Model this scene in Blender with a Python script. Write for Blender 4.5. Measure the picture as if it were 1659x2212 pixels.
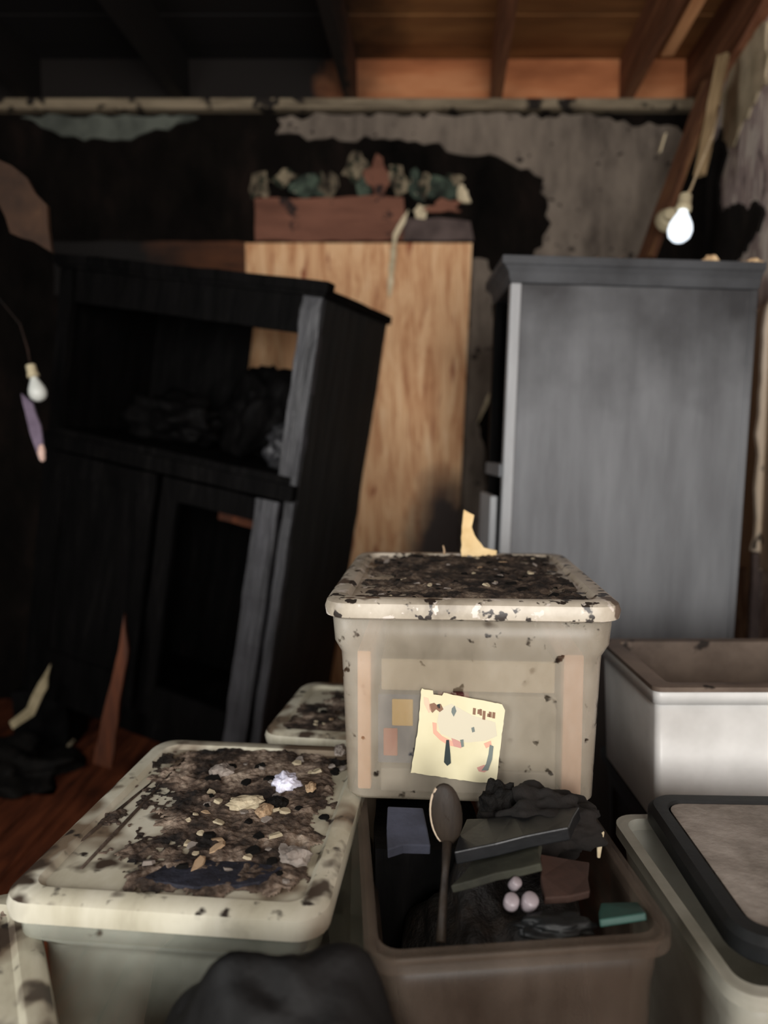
import bpy, math, random
from mathutils import Vector, Matrix, noise

S = bpy.context.scene
C = S.collection
PI = math.pi
R = math.radians
for o in list(bpy.data.objects):
    bpy.data.objects.remove(o)

# ------------------------------------------------------------------ camera, light, exposure
F_PX, CAM_H, PITCH = 1600.0, 1.25, R(5)
cam = bpy.data.cameras.new('camera')
camo = bpy.data.objects.new('camera', cam)
C.objects.link(camo)
camo.location = (0, 0, CAM_H)
camo.rotation_euler = (R(90) - PITCH, 0, 0)
cam.sensor_fit = 'VERTICAL'
cam.sensor_height = 36.0
cam.lens = F_PX * 36.0 / 2212
cam.dof.use_dof = True
cam.dof.focus_distance = 1.25
cam.dof.aperture_fstop = 1.6
cam.clip_start = 0.02
S.camera = camo

w = bpy.data.worlds.new('overcast_daylight')
S.world = w
w.use_nodes = True
w.node_tree.nodes['Background'].inputs[0].default_value = (0.80, 0.88, 1.0, 1)
w.node_tree.nodes['Background'].inputs[1].default_value = 0.5

def area(name, loc, target, sx, sy, power, col):
    l = bpy.data.lights.new(name, 'AREA')
    l.shape = 'RECTANGLE'
    l.size, l.size_y, l.energy, l.color = sx, sy, power, col
    o = bpy.data.objects.new(name, l)
    C.objects.link(o)
    o.location = loc
    o.rotation_euler = (Vector(target) - Vector(loc)).to_track_quat('-Z', 'Y').to_euler()
    return o
# daylight through the side window behind the camera's left shoulder; added fill lamp at an unseen rear doorway
area('side_window_daylight', (-1.80, -0.15, 1.55), (0.7, 1.7, 1.15), 1.0, 1.3, 34, (1.0, 0.98, 0.95))
area('doorway_fill', (0.45, -2.2, 1.5), (0.5, 2.6, 1.6), 1.1, 1.9, 110, (1.0, 0.97, 0.93))

S.view_settings.view_transform = 'Standard'
S.view_settings.look = 'None'
S.view_settings.gamma = 1
S.view_settings.exposure = 0.35
S.view_settings.use_curve_mapping = False

# ------------------------------------------------------------------ sight lines -> points in the room
EYE = Vector((0, 0, CAM_H))
def ray(px, py):
    a, b = (px - 829.5) / F_PX, (1106 - py) / F_PX
    return Vector((a, math.cos(PITCH) + b * math.sin(PITCH), -math.sin(PITCH) + b * math.cos(PITCH)))
def PY(px, py, Y):
    d = ray(px, py)
    return EYE + d * (Y / d.y)
def hit(px, py, p, n):
    d = ray(px, py)
    return EYE + d * ((Vector(p) - EYE).dot(n) / d.dot(n))

# ------------------------------------------------------------------ materials
def lin(h):
    h = h.lstrip('#')
    out = []
    for i in (0, 2, 4):
        c = int(h[i:i + 2], 16) / 255
        out.append(c / 12.92 if c <= 0.04045 else ((c + 0.055) / 1.055) ** 2.4)
    return (*out, 1)

def newmat(name):
    m = bpy.data.materials.new(name)
    m.use_nodes = True
    nt = m.node_tree
    b = nt.nodes['Principled BSDF']
    return m, nt, b

def noise_node(nt, vec, scale, detail=4, rough=0.6, dist=0.0):
    n = nt.nodes.new('ShaderNodeTexNoise')
    n.inputs['Scale'].default_value = scale
    n.inputs['Detail'].default_value = detail
    n.inputs['Roughness'].default_value = rough
    n.inputs['Distortion'].default_value = dist
    nt.links.new(vec, n.inputs['Vector'])
    return n.outputs['Fac']

def ramp_node(nt, fac, stops, interp='LINEAR'):
    r = nt.nodes.new('ShaderNodeValToRGB')
    cr = r.color_ramp
    cr.interpolation = interp
    while len(cr.elements) < len(stops):
        cr.elements.new(0.5)
    for e, (p, c) in zip(cr.elements, stops):
        e.position = p
        e.color = lin(c) if isinstance(c, str) else (c, c, c, 1)
    nt.links.new(fac, r.inputs['Fac'])
    return r.outputs['Color']

def mixc(nt, fac, a, b):
    m = nt.nodes.new('ShaderNodeMix')
    m.data_type = 'RGBA'
    for s, v in ((m.inputs[0], fac), (m.inputs[6], a), (m.inputs[7], b)):
        if isinstance(v, str):
            s.default_value = lin(v)
        elif isinstance(v, (int, float)):
            s.default_value = v
        else:
            nt.links.new(v, s)
    return m.outputs[2]

def coords(nt, stretch=(1, 1, 1), src='Object'):
    if src == 'World':
        out = nt.nodes.new('ShaderNodeNewGeometry').outputs['Position']
    else:
        out = nt.nodes.new('ShaderNodeTexCoord').outputs[src]
    mp = nt.nodes.new('ShaderNodeMapping')
    mp.inputs['Scale'].default_value = stretch
    nt.links.new(out, mp.inputs['Vector'])
    return mp.outputs['Vector'], out

def mat(name, stops, scale=8, stretch=(1, 1, 1), rough=0.8, bump=0.3, bscale=None, detail=5, dist=0.0,
        speck=None, spec=0.3, up_only=False, alpha=None, src='Object', char=None, metal=0.0, emit=None):
    """stops: colour ramp over noise; speck: (colour, scale, threshold) dark or light dots;
    char: (axis, start, end, colour) a burnt zone across the world axis with a ragged border."""
    m, nt, b = newmat(name)
    v, raw = coords(nt, stretch, src)
    fac = noise_node(nt, v, scale, detail, 0.62, dist)
    col = ramp_node(nt, fac, stops)
    if speck:
        for sc_, sca, th in (speck if isinstance(speck, list) else [speck]):
            f2 = noise_node(nt, raw, sca, 3, 0.5)
            k = ramp_node(nt, f2, [(th, 0.0), (th + (0.09 if up_only else 0.035), 1.0)])
            if up_only:                          # dirt that has settled on upward faces only
                sp_ = nt.nodes.new('ShaderNodeSeparateXYZ')
                nt.links.new(nt.nodes.new('ShaderNodeNewGeometry').outputs['Normal'], sp_.inputs[0])
                ku = ramp_node(nt, sp_.outputs['Z'], [(0.35, 0.12), (0.75, 1.0)])
                k = mixc(nt, ku, '#000000', k)
            col = mixc(nt, k, col, sc_)
    if char:
        ax, a0, a1, cc = char
        g = nt.nodes.new('ShaderNodeNewGeometry').outputs['Position']
        sx = nt.nodes.new('ShaderNodeSeparateXYZ')
        nt.links.new(g, sx.inputs[0])
        mr = nt.nodes.new('ShaderNodeMapRange')
        mr.inputs['From Min'].default_value = a0
        mr.inputs['From Max'].default_value = a1
        nt.links.new(sx.outputs[ax], mr.inputs['Value'])
        nz = noise_node(nt, g, 3.0, 5, 0.6)
        ad = nt.nodes.new('ShaderNodeMath')
        ad.operation = 'MULTIPLY_ADD'
        nt.links.new(nz, ad.inputs[0])
        ad.inputs[1].default_value = 0.8
        nt.links.new(mr.outputs[0], ad.inputs[2])
        k = ramp_node(nt, ad.outputs[0], [(0.55, 0.0), (1.0, 1.0)])
        col = mixc(nt, k, col, cc)
    nt.links.new(col, b.inputs['Base Color'])
    b.inputs['Roughness'].default_value = rough
    b.inputs['Metallic'].default_value = metal
    b.inputs['Specular IOR Level'].default_value = spec
    if emit:
        b.inputs['Emission Color'].default_value = lin(emit[0])
        b.inputs['Emission Strength'].default_value = emit[1]
    if bump:
        bn = nt.nodes.new('ShaderNodeBump')
        bn.inputs['Strength'].default_value = bump
        bn.inputs['Distance'].default_value = 0.01
        nt.links.new(noise_node(nt, v, bscale or scale * 2.5, 4, 0.6), bn.inputs['Height'])
        nt.links.new(bn.outputs[0], b.inputs['Normal'])
    if alpha is not None:                       # see-through plastic
        t = nt.nodes.new('ShaderNodeBsdfTransparent')
        t.inputs[0].default_value = (0.96, 0.95, 0.92, 1)
        mx = nt.nodes.new('ShaderNodeMixShader')
        mx.inputs[0].default_value = alpha
        nt.links.new(t.outputs[0], mx.inputs[1])
        nt.links.new(b.outputs[0], mx.inputs[2])
        nt.links.new(mx.outputs[0], nt.nodes['Material Output'].inputs['Surface'])
    return m

CHAR_BACK = mat('charred_wall', [(0.3, '#070605'), (0.55, '#110e0c'), (0.75, '#1d1613')], 6, (1, 1, .5), 0.95, 0.6, spec=.05)
PLASTER_T = mat('smoked_plaster', [(0.25, '#3d352f'), (0.5, '#6a6056'), (0.8, '#877b6e')], 5, (1.6, 1.6, .6), 0.9, 0.3, speck=('#2b2420', 22, .66))
PLASTER_G = mat('greenish_plaster', [(0.3, '#282b27'), (0.6, '#5a5e56')], 5, (1, 1, .6), 0.9, 0.3)
RIGHT_WALL = mat('peeling_right_wall', [(0.26, '#1c1815'), (0.33, '#6d6360'), (0.40, '#b7a5a1'), (0.50, '#c4b2ad'), (0.55, '#efe4d8'), (0.8, '#f6ede2')], 7, (1.6, 1.6, .8), 0.85, 0.4, dist=0.8, src='World')
CREAM_WALL = mat('cream_wall_paint', [(0.3, '#dcc9b0'), (0.6, '#f4e6d4')], 3, (1, 1, .5), 0.8, 0.1, speck=('#3a302a', 9, .66))
LEFT_WALL = mat('smoked_side_wall', [(0.3, '#050404'), (0.7, '#120e0c')], 4, rough=0.95, spec=.05)
REAR_WALL = mat('rear_wall_paint', [(0.3, '#6d655c'), (0.7, '#9a9085')], 3, rough=0.9)
FLOOR = mat('reddish_plank_floor', [(0.3, '#2c150c'), (0.5, '#5c2f1c'), (0.75, '#7d4429')], 5, (6, .8, 1), 0.6, 0.3)
RIM_WOOD = mat('orange_end_boards', [(0.3, '#8a5130'), (0.5, '#ab6b44'), (0.75, '#c48a60')], 3, (.5, .5, 2.5), 0.8, 0.15, char=('X', 0.15, -0.55, '#0e0805'))
SHEATH = mat('ceiling_boards', [(0.3, '#5d3d20'), (0.5, '#7d532e'), (0.75, '#91673c')], 2.5, (.6, 3, 3), 0.8, 0.15, char=('X', 0.25, -0.45, '#090605'))
JOIST = mat('brown_joist_wood', [(0.3, '#4a2c19'), (0.55, '#724931'), (0.75, '#9a6b47')], 4, (5, .5, 5), 0.75, 0.2, char=('X', 0.05, -0.35, '#0b0705'))
TRIM = mat('pale_top_plate', [(0.3, '#4f4537'), (0.6, '#857863')], 6, (.5, 1, 3), 0.8, 0.2, speck=('#1c1611', 7, .58))
LINTEL = mat('red_brown_lintel', [(0.3, '#573629'), (0.6, '#784f3e')], 4, (.5, 1, 3), 0.8, 0.2, speck=('#2a1c18', 10, .64))
LINTEL2 = mat('grey_violet_board', [(0.3, '#3a302e'), (0.6, '#5d504c')], 6, rough=0.9)
BROWN_BOARD = mat('dark_brown_board', [(0.3, '#2c170c'), (0.6, '#543019')], 6, (.6, 1, 3), 0.8, 0.2, char=('X', -0.55, -1.6, '#0a0604'))
WALLPAPER = mat('torn_wallpaper', [(0.38, '#211b14'), (0.52, '#6d6250'), (0.7, '#8f836b')], 14, (1, 1, .5), rough=0.9, speck=('#1f2419', 25, .55))
WALLPAPER_G = mat('green_wallpaper', [(0.38, '#141813'), (0.55, '#39443a'), (0.7, '#505d4e')], 14, rough=0.9, speck=('#a09882', 30, .66))
PAPER_CREAM = mat('cream_torn_paper', [(0.35, '#a99c80'), (0.6, '#d6c7a8')], 10, rough=0.9, bump=0.1)

def osb():
    m, nt, b = newmat('plywood_sheet')
    v, raw = coords(nt, (9, 9, 1.1))
    f1 = noise_node(nt, v, 2.2, 6, 0.65, 1.2)
    col = ramp_node(nt, f1, [(0.30, '#a0683f'), (0.42, '#c08c60'), (0.55, '#d8ab7e'), (0.7, '#e4bf95')])
    mp = nt.nodes.new('ShaderNodeMapping')
    mp.inputs['Scale'].default_value = (14, 14, 2.2)
    mp.inputs['Rotation'].default_value = (0, R(24), 0)
    nt.links.new(raw, mp.inputs['Vector'])
    f2 = noise_node(nt, mp.outputs[0], 1.6, 3, 0.5, 0.4)
    k = ramp_node(nt, f2, [(0.60, 0.0), (0.68, 1.0)])
    col = mixc(nt, k, col, '#8f4f2c')
    # scorch on the lower right of the sheet, ragged outline
    sx = nt.nodes.new('ShaderNodeSeparateXYZ')
    nt.links.new(raw, sx.inputs[0])
    def mth(op, a, bb):
        n = nt.nodes.new('ShaderNodeMath'); n.operation = op
        for i, q in enumerate((a, bb)):
            if isinstance(q, (int, float)): n.inputs[i].default_value = q
            else: nt.links.new(q, n.inputs[i])
        return n.outputs[0]
    dx = mth('DIVIDE', mth('SUBTRACT', sx.outputs['X'], 0.29), 0.27)
    dz = mth('DIVIDE', mth('SUBTRACT', sx.outputs['Z'], 0.70), 0.60)
    d2 = mth('ADD', mth('MULTIPLY', dx, dx), mth('MULTIPLY', dz, dz))
    nz = noise_node(nt, raw, 5, 4, 0.6)
    d3 = mth('ADD', d2, mth('MULTIPLY', nz, 0.5))
    k = ramp_node(nt, d3, [(0.45, 1.0), (1.0, 0.0)])
    col = mixc(nt, k, col, '#23140c')
    nt.links.new(col, b.inputs['Base Color'])
    b.inputs['Roughness'].default_value = 0.7
    return m
OSB = osb()

BLACK_CHAR = mat('charred_black_wood', [(0.3, '#040404'), (0.6, '#0b0a0a'), (0.8, '#171615')], 7, (3, 3, .5), 0.62, 0.35, bscale=14, spec=0.05)
BLACK_SIDE = mat('charred_side_panel', [(0.3, '#0e0e0d'), (0.6, '#1b1b1a'), (0.8, '#2a2a29')], 6, (4, 4, .4), 0.6, 0.4, bscale=12, spec=0.4)
SHEEN_CHAR = mat('painted_sheen_char', [(0.3, '#1b1b1c'), (0.6, '#3a3a3d'), (0.8, '#515156')], 7, (3, 3, .4), 0.45, 0.5, spec=0.5)  # sheen painted in as a lighter grey char, besides lower roughness
GREY_SIDE = mat('ash_grey_panel', [(0.3, '#56575a'), (0.5, '#66686b'), (0.75, '#75777a')], 3, (3.5, 3.5, .5), 0.62, 0.12, bscale=9, spec=0.4, speck=('#77746e', 4, .73), char=('Z', 1.2, 2.2, '#2c2c2e'))
GREY_EDGE = mat('pale_grey_edge', [(0.3, '#7c7e80'), (0.7, '#9a9c9e')], 6, (3, 3, .4), 0.5, 0.15, spec=0.5)
GREY_CROWN = mat('dusty_crown', [(0.3, '#2f3032'), (0.7, '#47494c')], 5, rough=0.7, bump=0.2)
EMBER_WOOD = mat('exposed_orange_wood', [(0.3, '#2b140a'), (0.6, '#5a2f18')], 6, (4, 4, .5), 0.6, 0.2)

TOTE = mat('dirty_clear_plastic', [(0.3, '#857c6d'), (0.5, '#aea595'), (0.72, '#cbc5b8')], 4, (1.5, 1.5, .7), 0.34, 0.06, spec=0.5, alpha=0.36,
           speck=[('#2a2420', 30, .645), ('#6a5f52', 9, .65)])
TOTE_L = mat('greenish_clear_plastic', [(0.3, '#8b8f82'), (0.5, '#bcc0b3'), (0.75, '#dcdccf')], 3, rough=0.36, bump=0.05, spec=0.5, alpha=0.30, speck=('#4a4238', 11, .66))
TOTE_D = mat('shaded_brown_plastic', [(0.3, '#3a3028'), (0.5, '#50453c'), (0.75, '#665a50')], 4, (2, 2, .5), rough=0.4, bump=0.05, spec=0.4, alpha=0.34)  # dark brown base carries the shade on the open tote
TOTE_G = mat('grey_dusty_plastic', [(0.3, '#7a786a'), (0.5, '#9d9b8f'), (0.75, '#b5b4aa')], 4, rough=0.42, bump=0.05, spec=0.4, alpha=0.7)
LID = mat('sooty_cream_lid', [(0.25, '#87816f'), (0.42, '#aaa592'), (0.7, '#c6c3b4')], 5, (1.6, .8, .4), 0.42, 0.1, dist=.3, spec=0.45,
          up_only=True, speck=[('#6a5c4c', 6, .50), ('#3a3028', 12, .56), ('#2a2420', 30, .62)])
LID_P = mat('speckled_lid', [(0.3, '#7b7264'), (0.45, '#a29989'), (0.7, '#c0b8a9')], 6, (1.3, 1.3, 1), 0.42, 0.12, spec=0.45,
            speck=[('#2b2521', 34, .58), ('#c9c0b6', 46, .62), ('#5a4c40', 12, .60)])
WHITE_P = mat('white_plastic', [(0.3, '#b9b9b6'), (0.6, '#dcdcda')], 3, rough=0.4, bump=0.03, spec=0.5, speck=('#1e1c1a', 13, .72))
BROWN_P = mat('brown_stained_plastic', [(0.3, '#4c4038'), (0.6, '#7b6d61')], 4, rough=0.5, bump=0.1, speck=('#231b16', 10, .64))
BLACK_P = mat('black_plastic', [(0.3, '#080909'), (0.7, '#141617')], 8, rough=0.5, bump=0.1, spec=0.25)
TRAY_TOP = mat('ash_covered_lid', [(0.3, '#5a534b'), (0.5, '#7d766e'), (0.7, '#938c84')], 9, rough=0.85, bump=0.4)
SOOT = mat('soot_and_ash', [(0.30, '#0b0908'), (0.45, '#241d18'), (0.55, '#43382f'), (0.68, '#6d6052'), (0.8, '#978a78')], 22, rough=0.95, bump=0.9, bscale=60, src='World')
SOOT_BR = mat('brown_soot', [(0.36, '#0f0b09'), (0.46, '#30261f'), (0.54, '#5b4d42'), (0.62, '#857668'), (0.72, '#a19484')], 13, rough=0.95, bump=0.8, bscale=50, src='World')
CHARCOAL = mat('charcoal_flake', [(0.3, '#060606'), (0.7, '#171513')], 30, rough=0.75, bump=0.6, spec=.12)
CHIP_CREAM = mat('plaster_chip', [(0.3, '#857963'), (0.6, '#b5a98f')], 30, rough=0.9, bump=0.3)
CHIP_TAN = mat('wood_splinter', [(0.3, '#6f5a45'), (0.6, '#a88f72')], 30, rough=0.8, bump=0.3)
CHIP_GREY = mat('ash_chip', [(0.3, '#5a534d'), (0.6, '#8b827a')], 30, rough=0.9, bump=0.4)
MELT = mat('melted_lilac_plastic', [(0.3, '#8d8c9c'), (0.6, '#dcdcec')], 20, rough=0.3, bump=0.3, spec=0.6)
CARD = mat('cream_card', [(0.3, '#c2ba98'), (0.6, '#d2cbac')], 5, rough=0.8, bump=0)
def flat(name, h, rough=0.7): return mat(name, [(0.3, h), (0.8, h)], 4, rough=rough, bump=0)
CORD = mat('cream_cord', [(0.3, '#a18c6e'), (0.6, '#cdb896')], 12, rough=0.7, bump=0.1)
SOCKET = mat('yellowed_socket', [(0.3, '#9b8f74'), (0.6, '#c4b898')], 12, rough=0.6, bump=0.1)
GLASS_W = mat('reflection_glow_glass', [(0.3, '#e8eef2'), (0.7, '#f6fafc')], 4, rough=0.15, bump=0, emit=('#e8f4ff', 0.9))  # emission stands in for daylight reflected in the globe
GLASS_O = mat('milky_bulb_glass', [(0.3, '#c6cac4'), (0.7, '#dcdfd9')], 4, rough=0.25, bump=0)

# ------------------------------------------------------------------ mesh helpers
def link(name, verts, faces, m, parent=None, smooth=False, loc=None):
    me = bpy.data.meshes.new(name)
    me.from_pydata([tuple(v) for v in verts], [], faces)
    me.update()
    me.materials.append(m)
    if smooth:
        for p in me.polygons: p.use_smooth = True
    o = bpy.data.objects.new(name, me)
    C.objects.link(o)
    if parent: o.parent = parent
    if loc: o.location = loc
    return o

def tag(o, label=None, cat=None, group=None, kind=None):
    if label: o['label'] = label
    if cat: o['category'] = cat
    if group: o['group'] = group
    if kind: o['kind'] = kind
    return o

def thing(name, label, cat, loc=(0, 0, 0), rot=(0, 0, 0), group=None):
    o = bpy.data.objects.new(name, None)
    C.objects.link(o)
    o.location, o.rotation_euler = loc, rot
    o.empty_display_size = .05
    return tag(o, label, cat, group)

def bevel(o, w=0.004, seg=2):
    b = o.modifiers.new('bevel', 'BEVEL')
    b.width, b.segments, b.limit_method = w, seg, 'ANGLE'
    return o

def boxes(bs):
    V, F = [], []
    for (x0, x1, y0, y1, z0, z1) in bs:
        n = len(V)
        V += [(x, y, z) for z in (z0, z1) for y in (y0, y1) for x in (x0, x1)]
        F += [tuple(n + i for i in f) for f in ((0, 2, 3, 1), (4, 5, 7, 6), (0, 1, 5, 4), (2, 6, 7, 3), (0, 4, 6, 2), (1, 3, 7, 5))]
    return V, F

def box(name, b, m, parent=None, bw=0.004):
    V, F = boxes([b] if not isinstance(b[0], tuple) else b)
    o = link(name, V, F, m, parent)
    if bw: bevel(o, bw)
    return o

def rough_box(name, b, m, parent=None, amp=0.004, cuts=(6, 2, 20), seed=0):
    """a board with uneven, burnt faces: a subdivided box pushed about by noise"""
    x0, x1, y0, y1, z0, z1 = b
    nx, ny, nz = cuts
    idx, V, F = {}, [], []
    def vid(i, j, k):
        if (i, j, k) not in idx:
            p = Vector((x0 + (x1 - x0) * i / nx, y0 + (y1 - y0) * j / ny, z0 + (z1 - z0) * k / nz))
            d = noise.noise_vector(p * 9 + Vector((seed, seed * 2, 0))) * amp
            idx[(i, j, k)] = len(V)
            V.append(p + d)
        return idx[(i, j, k)]
    for i in range(nx):
        for k in range(nz):
            F.append((vid(i, 0, k), vid(i + 1, 0, k), vid(i + 1, 0, k + 1), vid(i, 0, k + 1)))
            F.append((vid(i, ny, k), vid(i, ny, k + 1), vid(i + 1, ny, k + 1), vid(i + 1, ny, k)))
    for j in range(ny):
        for k in range(nz):
            F.append((vid(0, j, k), vid(0, j, k + 1), vid(0, j + 1, k + 1), vid(0, j + 1, k)))
            F.append((vid(nx, j, k), vid(nx, j + 1, k), vid(nx, j + 1, k + 1), vid(nx, j, k + 1)))
    for i in range(nx):
        for j in range(ny):
            F.append((vid(i, j, 0), vid(i, j + 1, 0), vid(i + 1, j + 1, 0), vid(i + 1, j, 0)))
            F.append((vid(i, j, nz), vid(i + 1, j, nz), vid(i + 1, j + 1, nz), vid(i, j + 1, nz)))
    return link(name, V, F, m, parent, smooth=False)

def jag(pts, amp, step, seed):
    """3-D outline made ragged: edges cut into steps and pushed in the outline's plane"""
    rnd = random.Random(seed)
    n = (pts[1] - pts[0]).cross(pts[2] - pts[0])
    for i in range(2, len(pts) - 1):
        n += (pts[i] - pts[0]).cross(pts[i + 1] - pts[0])
    n.normalize()
    out = []
    for i, p in enumerate(pts):
        q = pts[(i + 1) % len(pts)]
        L = (q - p).length
        k = max(1, int(L / step))
        side = (q - p).normalized().cross(n)
        for j in range(k):
            t = j / k
            out.append(p.lerp(q, t) + side * rnd.uniform(-amp, amp) + (q - p).normalized() * rnd.uniform(-.2, .2) * step)
    return out, n

def sheet(name, pts, thick, m, parent=None, amp=0.02, step=0.05, seed=1, toward=(0, -1, 0)):
    """a ragged flat remnant with real thickness standing proud of the surface behind it"""
    out, n = jag([Vector(p) for p in pts], amp, step, seed)
    if n.dot(Vector(toward)) < 0: n = -n
    V = list(out) + [p + n * thick for p in out]
    k = len(out)
    F = [tuple(range(k)), tuple(range(2 * k - 1, k - 1, -1))] + [(i, (i + 1) % k, k + (i + 1) % k, k + i) for i in range(k)]
    o = link(name, V, F, m, parent)
    import bmesh
    bm = bmesh.new(); bm.from_mesh(o.data)
    bmesh.ops.triangulate(bm, faces=[f for f in bm.faces if len(f.verts) > 4])
    bmesh.ops.recalc_face_normals(bm, faces=bm.faces)
    bm.to_mesh(o.data); bm.free()
    return o

def tube(name, pts, rad, m, parent=None, n=8):
    pts = [Vector(p) for p in pts]
    rads = rad if isinstance(rad, (list, tuple)) else [rad] * len(pts)
    V, F = [], []
    for i, p in enumerate(pts):
        d = (pts[min(i + 1, len(pts) - 1)] - pts[max(i - 1, 0)]).normalized()
        a = d.cross(Vector((0.13, 0.31, 1)) if abs(d.z) < .9 else Vector((1, 0.2, 0))).normalized()
        b = d.cross(a)
        for k in range(n):
            t = 2 * PI * k / n
            V.append(p + (a * math.cos(t) + b * math.sin(t)) * rads[i])
    for i in range(len(pts) - 1):
        for k in range(n):
            F.append((i * n + k, i * n + (k + 1) % n, (i + 1) * n + (k + 1) % n, (i + 1) * n + k))
    F += [tuple(range(n))[::-1], tuple((len(pts) - 1) * n + k for k in range(n))]
    return link(name, V, F, m, parent, smooth=True)

def lathe(name, prof, m, parent=None, n=20):
    """prof: (r, z) pairs, closed at both ends"""
    V, F = [], []
    for r, z in prof:
        for k in range(n):
            t = 2 * PI * k / n
            V.append((r * math.cos(t), r * math.sin(t), z))
    for i in range(len(prof) - 1):
        for k in range(n):
            F.append((i * n + k, i * n + (k + 1) % n, (i + 1) * n + (k + 1) % n, (i + 1) * n + k))
    F += [tuple(range(n))[::-1], tuple((len(prof) - 1) * n + k for k in range(n))]
    return link(name, V, F, m, parent, smooth=True)

def lump(name, loc, size, m, amp=0.35, freq=2.0, seed=0, parent=None, sub=4, floor_z=None, fine=1.0):
    """an irregular crumpled body: a ball pushed in and out by noise, flattened where it rests"""
    import bmesh
    bm = bmesh.new()
    bmesh.ops.create_icosphere(bm, subdivisions=sub, radius=1)
    off = Vector((seed * 3.1, seed * 1.7, seed * .9))
    for v in bm.verts:
        p = v.co.copy()
        k = 1 + amp * noise.noise(p * freq + off) + amp * .4 * fine * noise.noise(p * freq * 2.2 + off) + amp * .12 * fine * noise.noise(p * freq * 5 + off)
        v.co = Vector((p.x * k * size[0], p.y * k * size[1], p.z * k * size[2]))
        if floor_z is not None and v.co.z < floor_z: v.co.z = floor_z
    me = bpy.data.meshes.new(name)
    bm.to_mesh(me); bm.free()
    for p_ in me.polygons: p_.use_smooth = sub > 3
    me.materials.append(m)
    o = bpy.data.objects.new(name, me)
    C.objects.link(o)
    o.location = loc
    if parent: o.parent = parent
    return o

# ================================================================== THE ROOM
YW = 3.58                                            # back wall plane
WT = PY(800, 228, YW).z                              # top of the plaster wall
WR0, WR1, WR2 = Vector((1.52, YW, 0)), Vector((1.18, 1.65, 0)), Vector((1.95, -2.4, 0))
NR = Vector((-(WR0 - WR1).y, (WR0 - WR1).x, 0)).normalized()
if NR.x > 0: NR = -NR
ZC = WT + 0.22                                       # underside of the boards above the joists
XL = -1.95

def struct(o): return tag(o, kind='structure')
struct(box('floor', (XL - .1, 2.0, -2.6, YW + .1, -.05, 0), FLOOR, bw=0))
# floor boards: gaps between them are real grooves cut as thin planks laid on the slab
pl = []
x = XL
while x < 1.9:
    pl.append((x, x + .117, -2.5, YW, 0, .006)); x += .121
struct(box('floor_boards', pl, FLOOR, bw=0)).name = 'floor_1'
wb = struct(box('wall_back', (XL - .1, 2.0, YW, YW + .12, 0, WT), CHAR_BACK, bw=0))
# right wall as one bent slab
V = []
for p in (WR0, WR1, WR2):
    for z in (0, ZC): V += [(p.x, p.y, z), (p.x + .12, p.y, z)]
F = []
for i in (0, 4):
    F += [(i, i + 2, i + 6, i + 4), (i + 1, i + 5, i + 7, i + 3), (i, i + 4, i + 5, i + 1), (i + 2, i + 3, i + 7, i + 6)]
F += [(0, 1, 3, 2), (8, 10, 11, 9)]
wr = struct(link('wall_right', V, F, RIGHT_WALL))
# left wall with the window opening that lets the daylight in
wl = struct(box('wall_left', [(XL - .1, XL, -2.5, -.85, 0, ZC), (XL - .1, XL, .55, YW, 0, ZC), (XL - .1, XL, -.85, .55, 0, .85), (XL - .1, XL, -.85, .55, 2.25, ZC)], LEFT_WALL, bw=0))
wf = struct(box('wall_front', [(XL, -.15, -2.6, -2.5, 0, ZC), (1.05, 2.0, -2.6, -2.5, 0, ZC), (-.15, 1.05, -2.6, -2.5, 2.45, ZC)], REAR_WALL, bw=0))
wn = struct(box('window_1', [(XL - .07, XL + .02, -.85, -.80, .85, 2.25), (XL - .07, XL + .02, .50, .55, .85, 2.25), (XL - .07, XL + .02, -.85, .55, .85, .90), (XL - .07, XL + .02, -.85, .55, 2.20, 2.25)], TRIM, bw=.003))
# boards over the joists, each a real plank laid across them
pl = []
y = -2.5
i = 0
while y < YW + .2:
    z = ZC + (.003 if i % 2 else 0)
    pl.append((XL - .1, 2.0, y, y + .235, z, z + .03)); y += .24; i += 1
struct(box('ceiling', pl, SHEATH, bw=.002))
# orange boards closing the joist bays above the wall
struct(box('trim_1', (XL, 2.0, YW + .03, YW + .07, WT - .005, ZC), RIM_WOOD, bw=0))
struct(box('trim_2', (XL, PY(1500, 228, YW - .05).x, YW - .05, YW + .02, WT - .035, WT + .012), TRIM, bw=.004))
# joists
JY = R(-4.6)
jd = Vector((math.sin(-JY), math.cos(JY), 0))
def joist(xw, wd=.042, y_near=-2.3):
    L = (YW + .03 - y_near) / jd.y
    o = rough_box('joist', (-wd / 2, wd / 2, -L, 0, 0, ZC - WT - .012), JOIST, amp=.002, cuts=(1, 24, 2), seed=xw)
    o.location = (xw, YW + .025, WT + .012)
    o.rotation_euler = (0, 0, JY)
    return o
jl = {-1.62: 'ceiling joist nearest the left wall, burnt black', -.93: 'black charred ceiling joist above the leaning armoire', -.15: 'dark ceiling joist ending above the plywood sheet',
      .52: 'brown ceiling joist in the middle of the bay, above the lintel', 1.12: 'brown ceiling joist second from the right wall', 1.44: 'dark brown ceiling joist beside the right wall'}
for xw, lb in jl.items():
    tag(joist(xw, .075 if xw > 1.2 else .05), lb, 'ceiling joist', 'ceiling joists', 'structure')

def W(px, py, off=0): return PY(px, py, YW - off)
def part(o, lb=None):
    if lb: o['label'] = lb
    return o
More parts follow.
